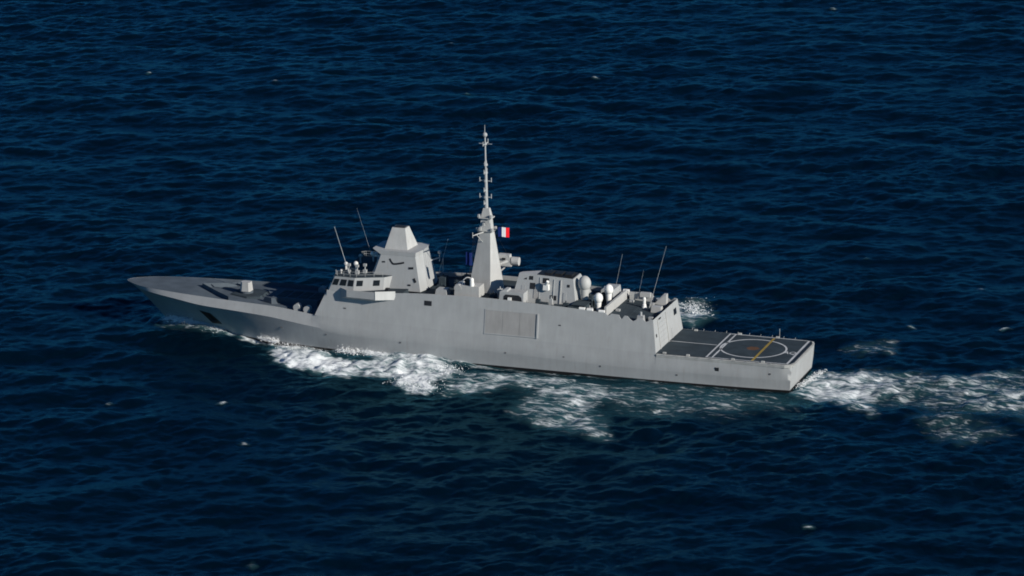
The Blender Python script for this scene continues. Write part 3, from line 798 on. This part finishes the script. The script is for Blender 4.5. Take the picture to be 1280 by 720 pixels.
for sgn in (-1, 1):
    q = MB()
    q.tube((6.3, sgn * .7, 24.6), (5.6, sgn * 5.4, 24.9), .16, .09, 6); q.tube((6.1, sgn * .9, 22.6), (5.8, sgn * 3.6, 24.7), .08, .08, 6)
    q.tube((5.6, sgn * 5.4, 24.5), (5.6, sgn * 5.4, 25.6), .07, .07, 6)
    q.build('yard_arm', M['pale'], mast)
# halyards
for sgn in (-1, 1):
    for k in (3.2, 4.3, 5.2): MB().tube((5.75, sgn * k, 24.8), (3.2 + .3 * k, sgn * (k + 1.2), 13.5), .022, .022, 4).build('halyard', M['dark'], mast)
MB().tube((8.0, 0.2, 25.3), (12.2, .4, 17.8), .02, .02, 4).build('halyard', M['dark'], mast)
# platform with boxes aft of the mast
q = MB()
q.tube((8.6, 1.2, 17.6), (10.5, 2.6, 18.3), .3); q.tube((8.3, 1.5, 15.6), (10.2, 2.8, 17.4), .16)
q.box(7.9, 11.1, 2.0, 3.8, 17.2, 17.45); q.box(8.0, 10.9, 2.1, 3.7, 17.45, 19.5, tx=.25, ty=.2)
q.tube((11.0, 2.9, 18.2), (12.5, 2.9, 18.2), .85, .85, 14)
q.build('antenna_platform', M['pale'], mast)
q = MB(); q.box(9.2, 9.9, 1.95, 2.1, 18.5, 18.9); q.build('platform_vent', M['dark'], mast)

# ---------------------------------------------------------------- deckhouses, funnel
zr = lambda X: roof_z(X) - DECK_DROP
q = MB()
q.prism([(2.2, -6.9), (7.4, -6.9), (7.4, -3.4), (2.2, -3.4)], zr(4) - .1, [(2.3, -6.7), (7.3, -6.7), (7.3, -3.6), (2.3, -3.6)], 14.9)
q.tube((2.9, -6.8, 14.3), (2.9, -3.5, 14.3), .75, .75, 14)
dh = q.build('deckhouse', M['pale'], ship)
q = MB()
for k in range(10):
    a0, a1 = math.pi * k / 10, math.pi * (k + 1) / 10
    q.tube((4.7 - 1.2 * math.cos(a0), -5.6, 14.9 + 1.5 * math.sin(a0)), (4.7 - 1.2 * math.cos(a1), -5.6, 14.9 + 1.5 * math.sin(a1)), .12, .12, 6)
q.build('lifting_arch', M['white'], dh)
q = MB(); q.box(4.1, 5.2, -5.9, -5.0, 14.9, 15.9); q.build('dark_locker', M['dark'], dh)
q = MB(); q.tube((5.7, -6.3, 14.9), (5.7, -6.3, 16.2), .42, .42, 12); q.ball((5.7, -6.3, 16.2), .42, 1, 12); q.build('small_radome', M['white'], dh)
q = MB(); q.prism([(-2, -6.5), (0.5, -6.5), (0.5, -4), (-2, -4)], zr(0) - .1, [(-1.8, -6.3), (.3, -6.3), (.3, -4.2), (-1.8, -4.2)], 13.6); q.build('roof_locker', M['grey'], sup)

fz = zr(20)
q = MB()
q.prism([(13.6, -5.6), (27.0, -5.6), (27.0, 5.6), (20.0, 5.6), (14.2, -2.2)], fz - .1, [(15.0, -4.4), (26.1, -4.4), (26.1, .4), (20.2, .4), (15.3, -3.4)], [17.95, 17.5, 17.5, 17.75, 17.95])
funnel = q.build('funnel', M['grey'], ship)
def fpt(x, z, out): 
    t = (z - fz) / (17.7 - fz); return (x, -(5.6 - 1.2 * t) - out, z)
def fpanel(xa, xb, za, zb, out, name, mat):
    q = MB(); P = [(xa, za), (xb, za), (xb, zb), (xa, zb)]
    q.add([fpt(x, z, -.05) for x, z in P] + [fpt(x, z, out) for x, z in P], [(0, 1, 2, 3), (4, 5, 6, 7), (0, 1, 5, 4), (1, 2, 6, 5), (2, 3, 7, 6), (3, 0, 4, 7)]); return q.build(name, mat, funnel)
fpanel(15.7, 16.6, 16.75, 17.5, .03, 'vent', M['dark']); fpanel(17.0, 17.9, 16.75, 17.5, .03, 'vent', M['dark'])
fpanel(17.3, 18.4, 15.0, 16.2, .03, 'vent', M['dark']); fpanel(19.9, 21.2, 16.3, 17.3, .03, 'vent', M['dark'])
fpanel(25.0, 25.5, 15.9, 16.4, .03, 'vent', M['dark'])
fpanel(15.6, 16.4, 13.6, 15.6, .06, 'access_door', M['hull']); fpanel(18.2, 19.2, 13.3, 15.0, .06, 'access_door', M['bay']); fpanel(21.6, 22.9, 13.2, 14.1, .03, 'vent', M['dark']); fpanel(22.2, 22.3, 12.9, 17.2, .1, 'pipe_cover', M['hull']); fpanel(19.3, 19.4, 13.0, 17.4, .1, 'pipe_cover', M['hull']); fpanel(24.3, 24.9, 12.9, 14.8, .05, 'access_door', M['hull'])
q = MB(); q.box(20.2, 21.4, -5.6, -4.6, 15.1, 16.2, tx=.1); q.tube((20.8, -5.3, 16.1), (21.3, -5.7, 17.0), .3); q.build('searchlight', M['white'], funnel)
fpanel(23.6, 23.8, fz + .3, 17.2, .16, 'pipe_cover', M['pale'])
for x in (19.6, 21.7, 23.8):
    q = MB(); q.box(x, x + 1.7, -3.2, -.4, 17.4, 18.0, tx=.15, ty=.2); q.build('exhaust_outlet', M['black'], funnel)
q = MB(); q.prism([(18.6, -4.2), (25.9, -4.2), (25.9, .2), (20.4, .2), (18.6, -1.0)], [17.7, 17.45, 17.45, 17.7, 17.75], [(18.6, -4.2), (25.9, -4.2), (25.9, .2), (20.4, .2), (18.6, -1.0)], [17.87, 17.56, 17.56, 17.8, 17.87]); q.build('funnel_top', M['black'], funnel)
# low box with a dark arch in front of the funnel
q = MB(); q.prism([(11.9, -8.3), (17.0, -8.3), (17.0, -5.4), (11.9, -5.4)], fz - .1, [(12.1, -8.0), (17.0, -8.0), (17.0, -5.2), (12.1, -5.2)], 14.75)
q.prism([(12.2, -8.0), (13.6, -8.0), (13.6, -5.4), (12.2, -5.4)], 14.75, [(12.8, -7.6), (13.5, -7.6), (13.5, -5.5), (12.8, -5.5)], 15.1)
bx_ = q.build('torpedo_deckhouse', M['grey'], ship)
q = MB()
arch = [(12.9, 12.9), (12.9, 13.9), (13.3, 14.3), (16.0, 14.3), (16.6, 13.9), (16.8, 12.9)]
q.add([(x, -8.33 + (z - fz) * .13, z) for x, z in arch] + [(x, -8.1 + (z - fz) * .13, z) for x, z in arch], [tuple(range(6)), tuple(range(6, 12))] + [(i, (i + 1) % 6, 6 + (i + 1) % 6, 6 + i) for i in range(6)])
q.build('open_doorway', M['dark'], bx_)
q = MB(); q.box(13.9, 14.6, -8.55, -8.2, 12.6, 13.8); q.build('equipment_case', M['white'], bx_)
# deck gear along the edge between funnel and side
for x, y, w, h in [(20.5, -7.3, 1.4, .9), (23.0, -7.2, 1.8, .8), (26.0, -7.4, 1.2, 1.0)]:
    MB().box(x, x + w, y - .5, y + .5, zr(x) - .05, zr(x) + h, tx=.08, ty=.08).build('deck_locker', M['deck'], roof)

for x, y, w, d, hgt in [(19.2, -7.0, 1.0, .8, 1.3), (21.9, -6.6, .7, .7, 1.6), (24.8, -6.9, 1.2, 1.0, 1.2), (27.6, -.4, 1.4, 1.6, 1.5), (29.8, -2.2, 1.0, 1.2, 1.2), (30.2, 1.4, 1.2, 1.0, 1.9), (29.6, -6.6, 1.2, 1.0, .8), (9.6, -6.4, 1.2, 1.4, 1.2), (10.4, -4.2, 1.0, 1.2, 1.7), (-2.6, -3.2, 1.6, 1.6, 1.4), (-3.6, 1.5, 1.4, 2.2, 1.9), (1.0, 2.2, 1.4, 2.0, 2.2), (.8, -2.6, .9, .9, 2.0)]:
    q = MB(); q.box(x, x + w, y - d / 2, y + d / 2, zr(x) - .05, zr(x) + hgt, tx=.06, ty=.06); q.tube((x + w / 2, y, zr(x) + hgt), (x + w / 2, y, zr(x) + hgt + .5), .12, n=6)
    q.build('deck_locker', M['grey'] if (x * 7) % 3 < 1 else M['deck'], roof)
# radomes
def radome(x, y, z, r, sz, base, mat):
    q = MB(); q.tube((x, y, base), (x, y, z - r * sz * .7), r * .5, r * .7, 20)
    q.ball((x, y, z), r, sz, 24)
    return q.build('radome', mat, ship, smooth=40)
radome(28.0, -3.0, 16.5, 1.28, 1.2, zr(28) - .05, M['pale'])
radome(31.35, -4.6, 14.2, .9, 1.2, zr(31) - .05, M['white'])
radome(32.0, 0.2, 14.75, .9, 1.2, zr(31) - .05, M['white'])
q = MB(); q.box(27.0, 29.6, -7.8, -1.4, zr(28) - .05, 13.3, tx=.15, ty=.15); q.box(26.9, 29.9, -8.0, -4.6, 13.3, 13.42); q.build('radome_platform', M['deck'], sup)
q = MB(); q.box(29.6, 32.4, 2.0, 7.6, zr(30) - .05, 14.0, tx=.2, ty=.2); q.build('roof_locker', M['grey'], sup)
# raft canisters along the port and starboard edge
for sgn in (-1, 1):
    for x in (28.6, 30.2, 32.6):
        z = roof_z(x) + .05
        q = MB(); q.tube((x, sgn * 8.25, z), (x + 1.15, sgn * 8.25, z), .33, .33, 12); q.box(x + .1, x + 1.05, sgn * 8.25 - .3, sgn * 8.25 + .3, z - .9, z - .2)
        q.build('life_raft', M['white'], roof)
# step in the roof ahead of the hangar
q = MB(); q.box(33.3, 33.7, -6.9, 6.9, roof_z(33.5) - 1.25, 13.15); q.build('roof_parapet', M['pale'], sup)
q = MB(); q.box(34.2, 39.0, 7.1, 7.5, roof_z(36) - 1.25, 12.7); q.box(36.5, 38.6, 6.6, 7.4, 12.0, 12.9); q.build('roof_parapet', M['pale'], sup)
# hangar roof fittings
hz_ = roof_z(40) - 1.2
q = MB(); q.box(40.6, 42.7, .3, 1.9, hz_ - .05, hz_ + 1.1, tx=.1, ty=.1); q.build('roof_hatch', M['pale'], roof)
q = MB(); q.prism([(39.4, 6.2), (42.0, 6.2), (42.0, 7.6), (39.4, 7.6)], hz_ - .05, [(41.4, 6.5), (42.0, 6.4), (42.0, 7.5), (41.4, 7.4)], hz_ + 2.1); q.build('ventilator_cowl', M['pale'], roof)
q = MB(); q.tube((38.6, 2.6, hz_), (38.6, 2.6, hz_ + .9), .5, .35, 12); q.tube((38.6, 2.6, hz_ + .9), (38.6, 2.6, hz_ + 1.9), .3, .3, 12); q.ball((38.6, 2.6, hz_ + 1.9), .34, 1.2, 12); q.build('small_radome', M['white'], roof)
q = MB(); q.box(40.0, 41.4, -7.3, -6.1, hz_ - .05, hz_ + 1.2, tx=.1, ty=.1); q.tube((40.7, -6.7, hz_ + 1.2), (40.7, -6.7, hz_ + 1.9), .25); q.build('decoy_launcher', M['grey'], roof)
for b6 in [(35.0, 37.6, -4.6, 4.0, hz_ - .05, hz_ + .22), (35.4, 36.2, -7.4, -6.4, hz_ - .05, hz_ + .8), (39.4, 42.8, -4.5, -2.5, hz_ - .05, hz_ + .15)]: MB().box(*b6).build('roof_hatch', M['deck'], roof)
for x, y in [(34.6, -2.0), (35.2, 5.4), (39.6, 4.6), (42.4, -5.6)]: MB().box(x - .4, x + .4, y - .35, y + .35, hz_ - .05, hz_ + .7)\
    .build('roof_locker', M['grey'], roof)

# whip antennas
for (x, y, z), (x2, y2, z2), r in [((-20.3, -5.9, 15.2), (-23.6, -5.2, 24.4), .075), ((-19.6, 6, 15.2), (-23.0, 6, 25.6), .024), ((31.6, 5, 12.2), (33.3, 5, 20.9), .04), ((39.4, 3.4, hz_), (42.9, 3.0, 23.8), .055), ((36.0, 6.8, 11.5), (37.2, 6.6, 17.5), .03), ((-4.6, 3.2, 14), (-3.2, 5.0, 21), .05)]:
    q = MB(); q.tube((x, y, z), (x + (x2 - x) * .12, y + (y2 - y) * .12, z + (z2 - z) * .12), r * 2.2, r * 1.5, 8); q.tube((x, y, z), (x2, y2, z2), r, r * .55, 6); q.build('whip_antenna', M['hull'], ship)

# ---------------------------------------------------------------- hangar end
def hpt(y, z, out): return (face_x(44.6, z) + out, y, z)
def hpanel(y0, y1, z0, z1, out, name, mat):
    q = MB(); P = [(y0, z0), (y1, z0), (y1, z1), (y0, z1)]
    q.add([hpt(y, z, -.05) for y, z in P] + [hpt(y, z, out) for y, z in P], [(0, 1, 2, 3), (4, 5, 6, 7), (0, 1, 5, 4), (1, 2, 6, 5), (2, 3, 7, 6), (3, 0, 4, 7)]); return q.build(name, mat, sup)
for k in range(6): hpanel(-5.9 + .02, -.6, 5.6 + k * .95, 5.6 + k * .95 + .9, .05, 'hangar_door', M['grey'])
hpanel(-6.15, -5.9, 5.45, 11.4, .16, 'door_frame', M['pale']); hpanel(-.6, -.3, 5.45, 11.4, .22, 'door_frame', M['pale'])
hpanel(4.9, 6.7, 9.3, 10.5, .06, 'control_window', M['glass']); hpanel(-5.2, -3.7, 11.0, 11.25, .1, 'lamp_bar', M['dark'])
hpanel(-7.9, -7.4, 8.2, 8.8, .08, 'vent', M['dark']); hpanel(2.0, 3.0, 5.45, 7.4, .06, 'personnel_door', M['hull'])
q = MB(); q.tube((44.0, 1.2, 5.5), (43.5, 1.2, 11.6), .16); q.build('pipe', M['pale'], sup)

# ---------------------------------------------------------------- flight deck
ZD = 5.44
q = MB()
P = [(44.3, -9.3), (70.5, -8.95), (71.3, -8.4), (71.75, -7.0), (71.75, 7.0), (71.3, 8.4), (70.5, 8.95), (44.3, 9.3)]
q.prism(P, 4.7, P, ZD)
fdk = q.build('flight_deck', M['deck'], ship)
# rounded edge: folded safety nets and waterway all round
q = MB()
out_ = [(44.75, -9.72), (70.4, -9.3), (71.6, -8.75), (72.15, -7.2), (72.15, 7.2), (71.6, 8.75), (70.4, 9.3), (44.75, 9.72)]
in_ = [(44.75, -9.32), (70.5, -8.97), (71.3, -8.42), (71.77, -7.02), (71.77, 7.02), (71.3, 8.42), (70.5, 8.97), (44.75, 9.32)]
rows = [[(a_[0], a_[1], ZD - .06), (c_[0], c_[1], ZD - .1), (c_[0] - (.35 if abs(c_[1]) < 8 else .05), c_[1] * .99, ZD - .72), (a_[0], a_[1], ZD - .75)] for a_, c_ in zip(in_, out_)]
q.grid(rows)
q.build('safety_net', M['net'], fdk)
Z1 = ZD + .006
def band(name, pts, w, mat, z=Z1):
    q = MB()
    for (xa, ya), (xb, yb) in zip(pts, pts[1:]):
        d = Vector((xb - xa, yb - ya, 0)); nn = Vector((-d.y, d.x, 0)).normalized() * w / 2
        q.add([(xa - nn.x, ya - nn.y, z), (xb - nn.x, yb - nn.y, z), (xb + nn.x, yb + nn.y, z), (xa + nn.x, ya + nn.y, z)], [(0, 1, 2, 3)])
    o = q.build(name, mat, fdk); return o
q = MB(); n_ = 72; rows = [[(61.7 + r_ * math.cos(2 * math.pi * k / n_), r_ * math.sin(2 * math.pi * k / n_), Z1) for r_ in (6.25, 6.62)] for k in range(n_ + 1)]
q.grid(rows); q.build('landing_circle', M['mark'], fdk)
band('centre_line', [(44.9, 0.1), (54.3, .1)], .26, M['mark'])
band('cross_line', [(54.6, -8.9), (54.6, 8.9)], .34, M['mark']); band('cross_line', [(55.75, -8.9), (55.75, 8.9)], .34, M['mark'])
band('cross_line', [(70.7, -8.6), (70.7, 8.6)], .42, M['mark'])
band('edge_line', [(54.8, 8.75), (70.5, 8.6)], .3, M['mark'], Z1 + .004); band('edge_line', [(54.8, -8.75), (70.5, -8.6)], .3, M['mark'], Z1 + .004)
band('landing_line', [(63.7, -8.55), (63.7, 8.3)], .5, M['yellow'], Z1 + .008)
q = MB(); n_ = 6; q.add([(61.6 + 1.35 * math.cos(2 * math.pi * k / n_), 1.35 * math.sin(2 * math.pi * k / n_), Z1 + .004) for k in range(n_)], [tuple(range(n_))]); q.build('landing_grid', M['rust'], fdk)
band('step_shadow_band', [(71.35, -7.6), (71.35, 7.6)], .5, M['black'], Z1)  # shadow line at the aft edge step, painted as a black band
fc = bpy.data.curves.new('deck_letters', 'FONT'); fc.body = 'AQ'; fc.size = 2.1; fc.align_x = 'CENTER'; fc.align_y = 'CENTER'; fc.offset = 0.03
fo = bpy.data.objects.new('deck_letters', fc); COL.objects.link(fo)
bpy.context.view_layer.update()
lm = bpy.data.meshes.new_from_object(fo.evaluated_get(bpy.context.evaluated_depsgraph_get()))
bpy.data.objects.remove(fo)
lm.materials.clear(); lm.materials.append(M['mark'])
lo_ = bpy.data.objects.new('deck_letters', lm); COL.objects.link(lo_); lo_.location = (69.25, -.9, Z1 + .004); lo_.scale = (.82, 1.15, 1); lo_.parent = fdk
# net stanchions and small deck fittings
for sgn in (-1, 1):
    for x in np.arange(46.5, 70, 2.35):
        yy = np.interp(x, [44.75, 70.4], [9.75, 9.32])
        q = MB(); q.tube((x, sgn * (yy - .2), ZD - .1), (x, sgn * (yy + .25), ZD + .18), .04, .04, 5)
        q.build('net_stanchion', M['grey'], fdk)
for x, y in [(56.5, 9.0), (64.2, 8.9), (66.0, -8.95), (47.5, 8.8), (46.2, -8.9), (60, -9.0), (51, -9.05)]:
    MB().box(x - .35, x + .35, y - .18, y + .18, ZD - .02, ZD + .28, tx=.05, ty=.04).build('deck_light', M['net'], fdk)
q = MB(); q.tube((64.5, 9.2, ZD), (64.5, 9.2, ZD + 1.8), .05); q.build('flagstaff', M['pale'], fdk)

# ---------------------------------------------------------------- flags
def cloth(o, du, w, h, amp, ph):
    rows = []
    for i in range(13):
        t = i / 12
        a = amp * t * math.sin(6.5 * t + ph)
        rows.append([(o[0] + du[0] * w * t - du[1] * a, o[1] + du[1] * w * t + du[0] * a, o[2] - h * j / 5 - .25 * t * t) for j in range(6)])
    return rows
fl = bpy.data.objects.new('flag', None); COL.objects.link(fl); fl['category'] = 'flag'
fl['label'] = 'blue, white and red striped flag flying aft from the mast'
rows = cloth((9.0, .2, 25.6), (.86, .42), 2.35, 1.95, .26, .4)
for i, mt, nm in ((0, 'blue', 'blue_stripe'), (4, 'whitec', 'white_stripe'), (8, 'redc', 'red_stripe')):
    q = MB(); q.grid(rows[i:i + 5]); q.build(nm, M[mt], fl, smooth=True)
rows = cloth((3.9, -4.6, 21.3), (.8, .2), 1.5, 2.6, .5, 1.2)
q = MB(); q.grid(rows); f2 = q.build('flag', M['blue'], None, smooth=True)
f2['category'] = 'flag'; f2['label'] = 'dark blue flag hanging from a halyard ahead of the mast'
